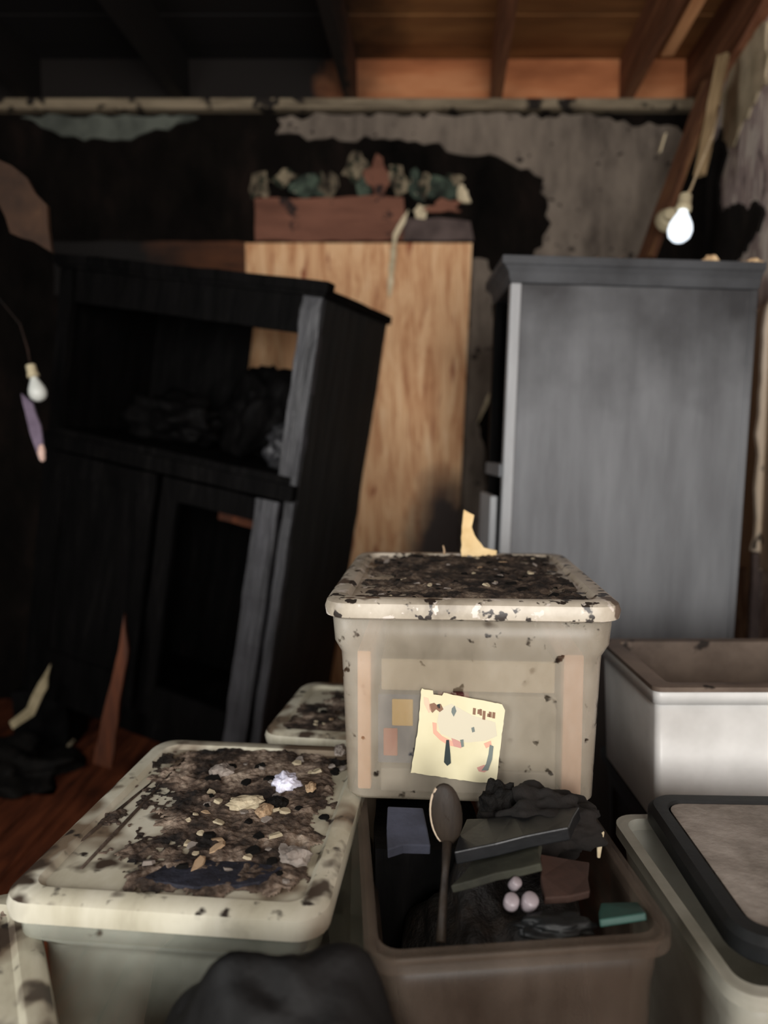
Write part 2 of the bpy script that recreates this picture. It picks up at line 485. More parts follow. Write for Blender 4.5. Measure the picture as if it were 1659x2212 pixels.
# remnants of plaster and paper on the burnt back wall (they stay with the wall: its parts)
part(sheet('plaster_remnant', [W(*p) for p in [(600, 254), (1000, 252), (1300, 254), (1380, 272), (1460, 276), (1478, 320), (1450, 420), (1400, 560), (1150, 560), (1185, 500), (1180, 430), (1160, 375), (1090, 345), (1000, 330), (900, 308), (790, 300), (700, 306), (605, 292)]], .012, PLASTER_T, wb, .018, .035, 3), 'taupe smoked plaster')
part(sheet('plaster_remnant', [W(*p) for p in [(50, 252), (430, 256), (360, 280), (260, 304), (160, 300), (90, 280)]], .012, PLASTER_G, wb, .012, .04, 4), 'grey green plaster remnant')
part(sheet('plaster_remnant', [W(*p) for p in [(1018, 560), (1050, 562), (1066, 600), (1064, 680), (1078, 740), (1078, 800), (1064, 850), (1042, 885), (1030, 910), (1042, 960), (1052, 1050), (1046, 1075), (1052, 1110), (1020, 1200), (1040, 1300), (985, 1300), (996, 1000), (1008, 800)]], .014, PLASTER_T, wb, .008, .03, 5), 'strip of brown plaster beside the plywood')
part(sheet('plaster_edge', [W(*p, .016) for p in [(1060, 846), (1050, 860), (1034, 900), (1030, 915), (1038, 905), (1054, 870)]], .006, PAPER_CREAM, wb, .002, .02, 6))
part(sheet('header_board', [W(*p) for p in [(555, 432), (872, 428), (876, 470), (866, 523), (555, 524)]], .03, LINTEL, wb, .006, .05, 7), 'reddish brown header over the plywood')
part(sheet('header_board', [W(*p) for p in [(872, 472), (1016, 478), (1020, 523), (868, 523)]], .02, LINTEL2, wb, .005, .05, 8))
part(sheet('header_board', [W(*p) for p in [(120, 524), (545, 524), (545, 640), (120, 640)]], .02, BROWN_BOARD, wb, .003, .08, 9), 'dark red brown board left of the plywood')
rnd = random.Random(5)
for (a, b, c_, d, mm, s) in [(540, 372, 590, 432, WALLPAPER, 1), (590, 366, 640, 400, WALLPAPER, 2), (620, 380, 700, 432, WALLPAPER_G, 3), (690, 372, 726, 430, WALLPAPER, 4),
                             (738, 335, 796, 400, WALLPAPER, 5), (770, 380, 800, 430, WALLPAPER_G, 6), (790, 345, 840, 430, LINTEL, 7), (838, 358, 880, 430, WALLPAPER, 8),
                             (880, 370, 925, 430, WALLPAPER_G, 9), (905, 378, 928, 432, WALLPAPER, 10), (925, 380, 985, 430, WALLPAPER_G, 11), (960, 376, 1012, 402, WALLPAPER, 12), (990, 400, 1014, 448, PAPER_CREAM, 13), (890, 445, 925, 478, PAPER_CREAM, 14), (925, 436, 990, 462, LINTEL, 15)]:
    cx, cy = (a + c_) / 2, (b + d) / 2
    pts = []
    n = 11
    for k in range(n):
        t = 2 * PI * k / n
        rr = random.Random(s * 31 + k).uniform(.5, 1.3)
        pts.append(W(cx + (c_ - a) / 2 * rr * math.cos(t) * 1.15, cy - (d - b) / 2 * rr * math.sin(t) * 1.15, 0))
    sheet('wallpaper_scrap', pts, .006 + .001 * s, mm, wb, .006, .02, s)
# cream part of the right wall, low behind the grey armoire
H = lambda px, py: hit(px, py, WR1, NR)
def on_wr(px, py): return H(px, py)
part(sheet('painted_section', [on_wr(*p) for p in [(1590, 690), (1720, 640), (1900, 640), (1900, 1240), (1600, 1230), (1596, 1000)]], .01, CREAM_WALL, wr, .012, .04, 21, (-1, 0, 0)), 'clean cream painted section')
part(sheet('plaster_flake', [on_wr(*p) for p in [(1560, 205), (1600, 110), (1660, 50), (1660, 180), (1610, 260), (1580, 330), (1568, 300)]], .008, PAPER_CREAM, wr, .02, .04, 22, (-1, 0, 0)))
CHARP = mat('black_burnt_patch', [(0.3, '#0a0908'), (0.7, '#2a2420')], 7, rough=0.9, bump=.5)
sheet('burnt_patch', [on_wr(*p) for p in [(1530, 330), (1560, 280), (1572, 330), (1556, 400), (1560, 450), (1640, 440), (1655, 470), (1620, 530), (1560, 600), (1430, 600), (1470, 480)]], .012, CHARP, wr, .02, .03, 23, (-1, 0, 0))

part(sheet('top_plate', [on_wr(*p) for p in [(1500, 240), (1590, 60), (1650, -80), (1700, -80), (1700, -20), (1640, 62), (1570, 170), (1520, 258)]], .03, mat('pink_orange_plate', [(.3, '#9c6247'), (.7, '#cf9674')], 5, rough=.8), wr, .003, .05, 24, (-1, 0, 0)), 'orange wooden plate along the wall top')
lj = rough_box('joist', (-.024, .024, -3.6, 0, 0, ZC - WT - .012), mat('lit_joist_wood', [(.3, '#a5683e'), (.7, '#dfa878')], 4, (5, .5, 5), .75, .15), amp=.002, cuts=(1, 20, 2), seed=9)  # added joist, its paler wood stands in for a lit joist side
lj.location = (1.155, 3.17, WT + .012); lj.rotation_euler = (0, 0, JY)
tag(lj, 'added pale orange ceiling joist, the lit joist side beside the brown one', 'ceiling joist', 'ceiling joists', 'structure')
o = sheet('wall_stand_in', [PY(*p, 2.64) for p in [(1652, 660), (1642, 740), (1636, 900), (1628, 940), (1634, 990), (1626, 1060), (1630, 1120), (1622, 1190), (1664, 1194), (1664, 640)]], .02, CREAM_WALL, None, .003, .04, 25)  # added panel facing the camera, catches light the wall behind misses
tag(o, 'ragged cream strip added for the lit wall right of the grey armoire', 'wall panel')
o = sheet('wall_stand_in', [PY(*p, 2.645) for p in [(1622, 1196), (1612, 1420), (1664, 1420), (1664, 1196)]], .02, LINTEL2, None, .002, .05, 26)  # darker added strip continues the stand-in downwards
tag(o, 'brown grey strip added below the cream one, low at the right edge', 'wall panel')
# ================================================================== PLYWOOD and boards leaning
P0 = W(530, 525, .05); P1 = W(1020, 525, .05); P2 = W(988, 1300, .05)
o = link('plywood_sheet', *boxes([(P0.x, P1.x, YW - .05, YW - .032, .006, P0.z)]), OSB)
# its right edge leans in a little toward the floor
for v in o.data.vertices:
    if v.co.x > 0 and v.co.z < 1: v.co.x = P2.x - .03
tag(o, 'tan plywood sheet covering the opening between the two armoires', 'plywood')

def beam(name, a, b, wd, th, m, label, cat, seed=0):
    a, b = Vector(a), Vector(b)
    L = (b - a).length
    o = rough_box(name, (-wd / 2, wd / 2, -th / 2, th / 2, 0, L), m, amp=.004, cuts=(2, 1, 14), seed=seed)
    o.location = a
    o.rotation_euler = (b - a).to_track_quat('Z', 'Y').to_euler()
    return tag(o, label, cat)
BEAMB = mat('corner_board_wood', [(0.3, '#3a2316'), (0.5, '#5b3a26'), (0.7, '#80603f')], 5, (4, 4, .6), .8, .3)
beam('corner_board', PY(1395, 560, 3.0), PY(1540, 170, 3.1), .085, .03, BEAMB, 'brown board slanting down from the ceiling behind the grey armoire', 'board', 1)
BEAMC = mat('bare_lath_wood', [(0.3, '#6e5a3e'), (0.6, '#a38b68')], 6, (4, 4, .5), .8, .2)
beam('wooden_lath', PY(1512, 380, 2.95), PY(1562, 120, 3.05), .042, .02, BEAMC, 'pale wooden lath hanging in the right corner above the bulb', 'lath', 2)
beam('paper_strip', PY(1425, 330, 3.12), PY(1437, 290, 3.12), .02, .006, PAPER_CREAM, 'short pale strip stuck to the wall left of the slanting board', 'strip', 3)
t = sheet('hanging_paper_strip', [PY(*p, YW - .075) for p in [(884, 455), (876, 480), (858, 515), (852, 580), (846, 640), (838, 640), (842, 560), (850, 505), (868, 470)]], .004, PAPER_CREAM, None, .003, .03, 31)
tag(t, 'thin cream strip of torn paper dangling over the plywood top edge', 'paper')
def stick(name, a, b, r, m, label, cat, bend=.01):
    a, b = Vector(a), Vector(b)
    mid = a.lerp(b, .5) + Vector((bend, 0, bend))
    return tag(tube(name, [a, a.lerp(mid, .5), mid, mid.lerp(b, .5), b], [r, r * 1.1, r, r * .9, r * .6], m), label, cat)

# ================================================================== LEANING BLACK ARMOIRE
AW, AD, AH = 1.12, .56, 1.75
ar = thing('armoire', 'charred black armoire leaning to the right in front of the plywood', 'armoire')
ar.location = (-.469, 2.57, .06)
Mx = Matrix.Rotation(-.384, 4, 'Z') @ Matrix.Rotation(.173, 4, 'Y')
ar.rotation_euler = Mx.to_euler()
def AB(name, x0, x1, y0, y1, z0, z1, m=BLACK_CHAR, par=None, seed=0, amp=.004, cuts=(2, 1, 16), lb=None):
    o = rough_box(name, (-x1, -x0, y0, y1, z0, z1), m, par or ar, amp, cuts, seed)
    if lb: o['label'] = lb
    return o
AB('side_panel', 0, .025, .02, AD, 0, AH - .05, BLACK_SIDE, seed=1, cuts=(1, 8, 20))
AB('side_panel', AW - .025, AW, .02, AD, 0, AH - .05, BLACK_CHAR, seed=2, cuts=(1, 8, 20))
AB('top_panel', -.012, AW + .012, -.012, AD + .01, AH - .05, AH - .02, BLACK_CHAR, seed=3, cuts=(16, 8, 1))
AB('crown_moulding', -.02, AW + .02, -.02, .03, AH - .035, AH, BLACK_CHAR, seed=4, cuts=(16, 1, 1))
AB('header_rail', .075, AW - .075, 0, .03, AH - .17, AH - .05, BLACK_CHAR, seed=5, cuts=(12, 1, 2))
AB('stile', 0, .075, 0, .03, 1.02, AH - .05, SHEEN_CHAR, seed=6, amp=.007, lb='scorched right upright with a dull painted sheen')
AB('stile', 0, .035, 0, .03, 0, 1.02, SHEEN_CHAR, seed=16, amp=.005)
AB('stile', AW - .06, AW, 0, .03, 0, AH - .05, BLACK_CHAR, seed=7, amp=.007)
AB('shelf', .025, AW - .025, -.005, AD - .02, 1.06, 1.10, BLACK_CHAR, seed=8, cuts=(14, 6, 1))
AB('middle_rail', .0, AW, -.02, .03, 1.02, 1.075, BLACK_CHAR, seed=9, cuts=(14, 1, 1))
AB('bottom_panel', .025, AW - .025, .0, AD - .02, .08, .11, BLACK_CHAR, seed=10, cuts=(12, 5, 1))
AB('plinth', 0, AW, 0, .03, 0, .09, BLACK_CHAR, seed=11, cuts=(12, 1, 1))
AB('back_panel', .025, AW - .025, AD - .018, AD - .006, .0, 1.1, BLACK_CHAR, seed=12, cuts=(10, 1, 10))
AB('back_panel', .60, AW - .025, AD - .018, AD - .006, 1.1, AH - .05, BLACK_CHAR, seed=13, cuts=(8, 1, 8), amp=.008)
# right-hand door: frame with its panel burnt out
dr = thing('door', None, None); del_keys = None
dr.parent = ar
dr.name = 'door'
dr['label'] = 'right door with its panel burnt out'
AB('door_stile', .045, .135, -.022, .0, .10, 1.01, SHEEN_CHAR, dr, 21, .006, lb='scorched door upright with its sheen painted pale')
AB('door_stile', .455, .53, -.022, .0, .10, 1.01, BLACK_CHAR, dr, 22, .005)
AB('door_rail', .135, .455, -.022, .0, .93, 1.01, BLACK_CHAR, dr, 23, .004, (8, 1, 2))
AB('door_rail', .135, .455, -.022, .0, .10, .22, BLACK_CHAR, dr, 24, .004, (8, 1, 2))
d2 = thing('door', None, None)
d2.parent = ar
d2['label'] = 'left door, still closed'
AB('door_stile', .56, .63, -.022, .0, .10, 1.01, BLACK_CHAR, d2, 25, .005)
AB('door_stile', .99, 1.06, -.022, .0, .10, 1.01, BLACK_CHAR, d2, 26, .005)
AB('door_rail', .63, .99, -.022, .0, .93, 1.01, BLACK_CHAR, d2, 27, .004, (8, 1, 2))
AB('door_rail', .63, .99, -.022, .0, .10, .22, BLACK_CHAR, d2, 28, .004, (8, 1, 2))
AB('door_panel', .62, 1.0, -.012, -.004, .20, .95, BLACK_CHAR, d2, 29, .003, (8, 1, 14))
# contents
Minv = Matrix.Translation(ar.location) @ Mx
def AL(x, y, z): return Minv @ Vector((-x, y, z))
lm = lump('burnt_television', AL(.33, .30, 1.26), (.17, .13, .19), BLACK_CHAR, .45, 2.2, 3, floor_z=-.155)
lm.rotation_euler = Mx.to_euler()
tag(lm, 'melted burnt lump on the shelf of the leaning armoire, under the opening', 'debris')
lm = lump('burnt_bundle', AL(.15, .18, 1.18), (.085, .08, .09), SHEEN_CHAR, .5, 2.6, 8, floor_z=-.078)
lm.rotation_euler = Mx.to_euler()
tag(lm, 'smaller grey burnt bundle beside the right upright of the leaning armoire', 'debris')
lm = lump('burnt_bundle', AL(.72, .28, 1.19), (.2, .14, .10), BLACK_CHAR, .5, 2.4, 9, floor_z=-.085)
lm.rotation_euler = Mx.to_euler()
tag(lm, 'black burnt heap deep on the left of the armoire shelf', 'debris')
o = AB('burnt_board', .20, .42, .2, .22, .85, .93, EMBER_WOOD, None, 41, .006, (6, 1, 2))
o.parent = None; o.location = ar.location; o.rotation_euler = ar.rotation_euler
tag(o, 'small red brown board end behind the empty armoire door frame', 'board')
a = PY(232, 1660, 2.62); a.z = max(a.z, .03)
o = sheet('wood_splinter', [PY(*p, 2.62) for p in [(272, 1330), (280, 1400), (262, 1520), (246, 1655), (205, 1640), (236, 1500), (262, 1400)]], .02, EMBER_WOOD, None, .003, .05, 42)
tag(o, 'orange brown wood wedge standing against the left armoire door', 'wood')
# charred block wedged under the raised left foot
tag(rough_box('charred_block', (-1.52, -1.30, 2.95, 3.15, .006, .25), BLACK_CHAR, amp=.012, cuts=(4, 4, 4), seed=5), 'charred block under the raised left end of the armoire', 'block')

# ================================================================== GREY ARMOIRE ON THE RIGHT
ga = thing('armoire', 'ash grey armoire standing square on behind the totes at the right', 'armoire', (.327, 2.22, 0), (0, R(1.6), 0))
GW, GD, GH = .722, .34, 1.73
box('side_panel', (.02, GW - .012, 0, .02, .02, GH), GREY_SIDE, ga, .003)['label'] = 'broad grey grained side'
box('corner_post', (-.004, .028, -.006, .03, 0, GH), GREY_EDGE, ga, .004)['label'] = 'paler worn corner post'
box('corner_post', (GW - .02, GW, -.003, .03, 0, GH), GREY_SIDE, ga, .003)
box('side_panel', (.03, GW - .012, GD - .02, GD, .02, GH), BLACK_CHAR, ga, .003)['label'] = 'blackened far side'
box('back_panel', (GW - .012, GW, .02, GD, 0.02, GH), BLACK_CHAR, ga, 0)
box('corner_post', (-.004, .028, GD - .03, GD, 0, GH), BLACK_CHAR, ga, .003)
box('shelf', (-.012, GW - .02, .02, GD - .02, 1.16, 1.20), GREY_SIDE, ga, .004)
box('bottom_panel', (.0, GW - .02, .02, GD - .02, .06, .09), BLACK_CHAR, ga, 0)
box('door', (-.03, -.008, .055, GD - .045, .10, 1.10), GREY_EDGE, ga, .004)
kn = bpy.data.objects[ga.children[-1].name]
k = lathe('knob', [(.004, 0), (.004, .012), (.012, .018), (.014, .026), (.009, .032), (.001, .033)], BLACK_P, kn)
k.location = (-.03, .09, .85); k.rotation_euler = (0, R(-90), 0)
# crown: stepped, flaring profile swept round front and sides
prof = [(0, 0), (.006, .012), (.009, .03), (.022, .048), (.030, .052), (.030, .075), (0, .075)]
V, F = [], []
for (e, z) in prof:
    V += [(-.004 - e, -.006 - e * .6, GH + z), (GW + e * .3, -.006 - e * .6, GH + z), (GW + e * .3, GD + e * .3, GH + z), (-.004 - e, GD + e * .3, GH + z)]
for i in range(len(prof) - 1):
    for k in range(4):
        F.append((i * 4 + k, i * 4 + (k + 1) % 4, i * 4 + 4 + (k + 1) % 4, i * 4 + 4 + k))
F += [(3, 2, 1, 0), tuple(range(len(V) - 4, len(V)))]
bevel(link('crown_moulding', V, F, GREY_CROWN, ga), .003)

# ================================================================== LOOSE PIECES
def shard(name, s, seed, m, thick=.25, elong=1.0):
    rnd = random.Random(seed)
    n = rnd.randint(5, 8)
    V = []
    for lv, k in ((0, 1.0), (1, .82)):
        for i in range(n):
            t = 2 * PI * i / n
            rr = random.Random(seed * 91 + i).uniform(.55, 1.1)
            V.append((math.cos(t) * rr * k * s * elong, math.sin(t) * rr * k * s, lv * s * thick * random.Random(seed + i + lv * 50).uniform(.6, 1.4)))
    F = [tuple(range(n))[::-1], tuple(range(n, 2 * n))] + [(i, (i + 1) % n, n + (i + 1) % n, n + i) for i in range(n)]
    me = bpy.data.meshes.new(name)
    me.from_pydata(V, [], F); me.update()
    me.materials.append(m)
    return me
PIECES = {}
def piece(kind, name, m, size, label, group, cat, loc, rz, seed, tilt=.25, elong=1.0):
    key = (kind, seed % 5)
    if key not in PIECES:
        PIECES[key] = shard(name, 1.0, seed % 5 + hash_(kind), m, .35, elong)
    o = bpy.data.objects.new(name, PIECES[key])
    C.objects.link(o)
    o.location = loc
    r = random.Random(seed)
    o.rotation_euler = (r.uniform(-tilt, tilt), r.uniform(-tilt, tilt), rz)
    o.scale = (size, size, size)
    return tag(o, label, cat, group)
def hash_(s): return sum(ord(c) * (i + 3) for i, c in enumerate(s)) % 97

# ================================================================== TOTES
def outline(hw, hd, r, inset, c=.055):
    pts = []
    cs = [(hw - r, -hd + r, -90), (hw - r, hd - r, 0), (-hw + r, hd - r, 90), (-hw + r, -hd + r, 180)]
    for q, (cx, cy, a0) in enumerate(cs):
        for i in range(7):
            a = R(a0 + i * 15)
            pts.append((cx + r * math.cos(a), cy + r * math.sin(a)))
        nx, ny = [(1, 0), (0, 1), (-1, 0), (0, -1)][q]        # outward normal of the side that follows
        tx, ty = -ny, nx
        half = (hd if q % 2 == 0 else hw)
        for s, ins in ((-half + c, 0), (-half + c + .014, inset), (0, inset), (half - c - .014, inset), (half - c, 0)):
            pts.append((nx * ((hw if nx else hd) - ins) + tx * s, ny * ((hd if ny else hw) - ins) + ty * s))
    return pts

def loft(name, secs, m, parent, cap0=True, cap1=False, solid=None, smooth=True):
    V, F = [], []
    n = None
    for (z, hw, hd, r, ins) in secs:
        o_ = outline(hw, hd, r, ins)
        n = len(o_)
        V += [(x, y, z) for x, y in o_]
    for i in range(len(secs) - 1):
        for k in range(n):
            F.append((i * n + k, i * n + (k + 1) % n, (i + 1) * n + (k + 1) % n, (i + 1) * n + k))
    if cap0: F.append(tuple(range(n))[::-1])
    if cap1: F.append(tuple((len(secs) - 1) * n + k for k in range(n)))
    o = link(name, V, F, m, parent, smooth=False)
    if smooth:
        for p in o.data.polygons: p.use_smooth = len(p.vertices) == 4
        e = o.modifiers.new('edges', 'EDGE_SPLIT'); e.split_angle = R(38)
    if solid:
        s = o.modifiers.new('wall', 'SOLIDIFY'); s.thickness = solid; s.offset = -1
    return o

def tote(name, label, W_, D_, H_, loc, yaw, mb, ml=None, roll=0.0, body_in=.014, band=.075, cat='storage tote', group=None, taper=.012, lid_h=.03):
    """W_, D_: outer size at the lid; H_: height to the lid's top; loc: middle of the base"""
    t = thing(name, label, cat, loc, (0, roll, yaw), group)
    hw, hd = W_ / 2, D_ / 2
    zt = H_ - (.012 if ml else 0)
    b1 = zt - lid_h * .6 - band
    bi = body_in
    secs = [(0.0, hw - bi - taper - .006, hd - bi - taper - .006, .03, 0), (.008, hw - bi - taper, hd - bi - taper, .034, .004),
            (b1 - .015, hw - bi, hd - bi, .036, .007), (b1, hw - bi + .001, hd - bi + .001, .036, .0),
            (b1 + .022, hw - .010, hd - .010, .036, 0), (zt - .012, hw - .006, hd - .006, .036, 0)]
    if not ml:
        secs += [(zt - .010, hw, hd, .038, 0), (zt, hw, hd, .038, 0)]
    loft('tub', secs, mb, t, True, False, .0025 if not ml else .002)
    if not ml:                                              # rolled lip of an open tote
        loft('rim', [(zt - .018, hw - .002, hd - .002, .036, 0), (zt - .018, hw + .006, hd + .006, .04, 0), (zt + .002, hw + .006, hd + .006, .04, 0), (zt + .003, hw - .012, hd - .012, .03, 0), (zt - .018, hw - .012, hd - .012, .03, 0)], mb, t, False, False)
    if ml:
        z0 = H_
        loft('lid', [(z0 - lid_h - .004, hw - .004, hd - .004, .04, 0), (z0 - lid_h, hw + .004, hd + .004, .044, 0), (z0 - lid_h * .55, hw + .006, hd + .006, .044, 0),
                     (z0 - .006, hw + .003, hd + .003, .044, 0), (z0, hw - .006, hd - .006, .04, 0), (z0, hw - .028, hd - .028, .03, 0),
                     (z0 - .008, hw - .036, hd - .036, .026, 0)], ml, t, False, True)
        for s in (-1, 1):                                   # clip on each end
            box('latch', (-.035, .035, s * (hd + .004) - .006, s * (hd + .004) + .006, z0 - lid_h - .03, z0 - .012), mb, t, .004).location = (0, 0, 0)
    return t

def frame_of(t):
    return Matrix.Translation(t.location) @ t.rotation_euler.to_matrix().to_4x4()

# centre tote: on the left tote's lid and the open tote's rim
ZB = .634
ct = tote('storage_tote', 'clear lidded tote with a cream picture card on its front, on top of the pile', .490, .58, .995 - ZB, (.166, 1.50, ZB), R(-4), TOTE, LID_P, body_in=.021, band=.07, taper=.008)
for c in [c for c in ct.children if c.name.startswith('latch')]: bpy.data.objects.remove(c)
# left tote, open tote, tote behind the left one, tote at the bottom left corner
lt = tote('storage_tote', 'large lidded tote at the left, its cream lid covered in soot and chips', .452, .56, .628, (-.277, 1.225, .006), R(-6), TOTE_L, LID, body_in=.032, band=.055, lid_h=.034)
ot = tote('storage_tote', 'open shade-brown tote full of burnt things, below the tote with the card', .385, .52, .622, (.176, 1.130, .006), R(3.5), TOTE_D, None, roll=R(-1.6), band=.06)
bt = tote('storage_tote', 'lidded tote half hidden behind the large left tote',   .44, .36, .622, (-.02, 1.72, .006), R(-9), TOTE_L, LID)
cn = tote('storage_tote', 'lidded tote cut off by the bottom left corner of the photo', .40, .50, .56, (-.603, .79, .006), R(30), TOTE_L, LID)
for t_ in (lt, bt, cn):
    for c in [c for c in t_.children if c.name.startswith('latch')]: bpy.data.objects.remove(c)

# white tote at the right on a black one
bk = tote('storage_tote', 'black tote underneath the white open tote', .56, .40, .463, (.845, 1.680, .006), 0, BLACK_P, None, band=.05)
wt = thing('storage_bin', 'white open bin with a brown stained rim at the right edge', 'storage bin', (.810, 1.640, .469))
hw, hd, hh = .262, .185, .297
loft('tub', [(0, hw - .016, hd - .016, .012, 0), (.006, hw - .012, hd - .012, .014, 0), (hh - .035, hw - .002, hd - .002, .014, 0), (hh - .033, hw + .003, hd + .003, .016, 0), (hh, hw + .004, hd + .004, .016, 0)], WHITE_P, wt, True, False, .006)
loft('rim', [(hh - .006, hw + .006, hd + .006, .018, 0), (hh + .004, hw + .007, hd + .007, .018, 0), (hh + .006, hw - .006, hd - .006, .012, 0), (hh + .004, hw - .032, hd - .026, .012, 0), (hh - .17, hw - .034, hd - .028, .012, 0)], BROWN_P, wt, False, False)['label'] = 'rim stained brown by smoke'
loft('floor_layer', [(.05, hw - .018, hd - .018, .01, 0), (.08, hw - .016, hd - .016, .01, 0)], BROWN_P, wt, False, True)['kind'] = 'stuff'

# black-edged case on a grey tote, front right
gt = tote('storage_tote', 'grey dusty tote under the black-edged case, bottom right corner', .56, .44, .575, (.705, 1.080, .006), R(2), TOTE_G, None, band=.06)
cs = thing('flat_case', 'black-edged flat case covered in grey ash, front right', 'case', (.745, 1.085, .584), (0, 0, R(-2)))
hw, hd = .285, .205
loft('case_shell', [(0, hw - .01, hd - .01, .04, 0), (.008, hw, hd, .05, 0), (.03, hw, hd, .05, 0), (.04, hw - .008, hd - .008, .045, 0), (.04, hw - .028, hd - .028, .035, 0), (.034, hw - .032, hd - .032, .03, 0)], BLACK_P, cs, True, False)
loft('ash_layer', [(.030, hw - .034, hd - .034, .03, 0), (.036, hw - .034, hd - .034, .03, 0)], TRAY_TOP, cs, False, True)
for s in (-.1, .12):
    box('latch', (s - .025, s + .025, -hd - .006, -hd + .006, .008, .032), GREY_EDGE, cs, .003)

# ------------------------------------------------------------------ picture card on the centre tote
Mc = frame_of(ct)
bodyz = .12
nf = (Mc.to_3x3() @ Vector((0, -1, 0))).normalized()
pf = Mc @ Vector((0, -(.29 - .021 - .0035), bodyz))
def CF(px, py, off): return hit(px, py, pf + nf * off, nf)
def on_card(name, pts, off, m, parent, th=.0006, amp=.0, seed=0):
    P = [Mc.inverted() @ CF(*p, off) for p in pts]
    if amp: P, _ = jag(P, amp, .006, seed)
    nl = Vector((0, -1, 0))
    k = len(P)
    V = P + [p + nl * th for p in P]
    F = [tuple(range(k)), tuple(range(2 * k - 1, k - 1, -1))] + [(i, (i + 1) % k, k + (i + 1) % k, k + i) for i in range(k)]
    return link(name, V, F, m, parent)
card = on_card('picture_card', [(910, 1487), (935, 1492), (936, 1500), (955, 1502), (957, 1496), (1084, 1521), (1091, 1534), (1082, 1600), (1072, 1690), (1030, 1690), (888, 1668), (894, 1625), (903, 1575)], .002, CARD, ct, .0012, .0006, 2)
card['label'] = 'cream printed card taped on the front'
INK = flat('black_ink', '#2a3333'); RED = flat('faded_red_ink', '#cf9d88'); ROSE = flat('rose_ink', '#b98a80'); BRN = flat('brown_ink', '#7d5f4c'); GREYI = flat('grey_wash', '#c4bda8'); PNK = flat('pink_wash', '#dfb49c'); BLU = flat('slate_ink', '#6c7470')
def mark(pts, m, th=.0005): on_card('printed_mark', pts, .0032, m, card, th)
mark([(915, 1505), (925, 1508), (932, 1535), (926, 1540), (916, 1520)], PNK)
mark([(927, 1521), (938, 1518), (945, 1524), (952, 1520), (958, 1532), (950, 1538), (942, 1532), (934, 1540), (928, 1532)], BRN)
mark([(944, 1522), (950, 1520), (951, 1530), (945, 1530)], INK)
mark([(950, 1530), (975, 1520), (1020, 1545), (1070, 1560), (1074, 1590), (1050, 1600), (1010, 1604), (980, 1596), (952, 1585), (944, 1560)], GREYI, .0003)
mark([(976, 1530), (982, 1524), (986, 1536), (980, 1548), (975, 1538)], BLU, .0007)
for i, (x, y, h_) in enumerate([(1022, 1529, 15), (1032, 1532, 11), (1043, 1535, 20), (1053, 1541, 8), (1064, 1538, 14)]):   # blurred brown lettering
    mark([(x, y), (x + 6, y + 1), (x + 5, y + h_), (x - 1, y + h_ - 1)], BRN)
mark([(1036, 1531), (1041, 1532), (1041, 1546), (1036, 1545)], BRN)
mark([(1056, 1537), (1062, 1538), (1062, 1550), (1056, 1549)], BRN)
mark([(934, 1560), (943, 1562), (943, 1578), (955, 1590), (975, 1600), (992, 1606), (990, 1614), (968, 1610), (950, 1598), (936, 1584)], RED)
mark([(975, 1594), (990, 1600), (1000, 1606), (996, 1616), (980, 1612)], ROSE, .0008)
mark([(964, 1598), (970, 1598), (973, 1630), (974, 1648), (966, 1654), (959, 1646), (961, 1625)], INK, .0009)
mark([(1058, 1608), (1066, 1612), (1063, 1640), (1054, 1664), (1040, 1664), (1050, 1650), (1055, 1630)], BLU, .0009)
mark([(1030, 1658), (1046, 1652), (1056, 1662), (1046, 1668), (1034, 1666)], ROSE, .0007)
mark([(1045, 1606), (1060, 1600), (1062, 1610), (1050, 1616)], RED, .0007)
mark([(1018, 1572), (1024, 1570), (1026, 1580), (1020, 1582)], BLU, .0007)
mark([(994, 1598), (1001, 1597), (1002, 1612), (997, 1614)], BLU, .001)

# things packed inside the centre tote, seen dimly through its front
def inside(name, x0, x1, y0, y1, z0, z1, m, label, cat):
    o = box(name, (x0, x1, y0, y1, z0, z1), m, None, .003)
    o.location = ct.location; o.rotation_euler = ct.rotation_euler
    return tag(o, label, cat)
YF = -.250
I = inside
I('folder', -.196, -.172, YF + .002, .1, .012, .262, flat('apricot_card', '#f0b488'), 'apricot folder standing inside the left end of the tote with the card', 'folder')
I('folder', .160, .194, YF + .002, .1, .012, .262, flat('salmon_card', '#cf9a80'), 'salmon folder standing inside the right end of the tote with the card', 'folder')
I('book', -.160, -.06, YF + .004, .15, .06, .185, flat('blue_cover', '#2c4a78'), 'blue book inside the tote, left of the picture card', 'book')
I('notepad', -.135, -.098, YF - .001, YF + .003, .13, .178, flat('yellow_pad', '#eebf55'), 'small yellow notepad against the blue book inside the tote', 'notepad')
I('book', -.055, -.0, YF + .004, .15, .10, .185, flat('rose_cover', '#c2334c'), 'rose red book inside the tote behind the card', 'book')
I('magazine', -.150, -.125, YF, YF + .004, .075, .125, flat('red_cover', '#c65b48'), 'red magazine corner low inside the tote, beneath the yellow notepad', 'magazine')
I('paper_stack', -.155, .148, YF + .016, .24, .188, .245, flat('old_paper', '#b3a48e'), 'stack of old paper along the top inside the tote with the card', 'paper stack')
I('book', .005, .15, YF + .008, .2, .05, .185, flat('grey_green_cover', '#7b7468'), 'grey brown book inside the tote, right of the picture card', 'book')
I('paper_stack', -.155, .15, YF + .006, .2, .008, .05, flat('grey_paper', '#8b8783'), 'low stack of grey paper at the bottom inside the tote with the card', 'paper stack')

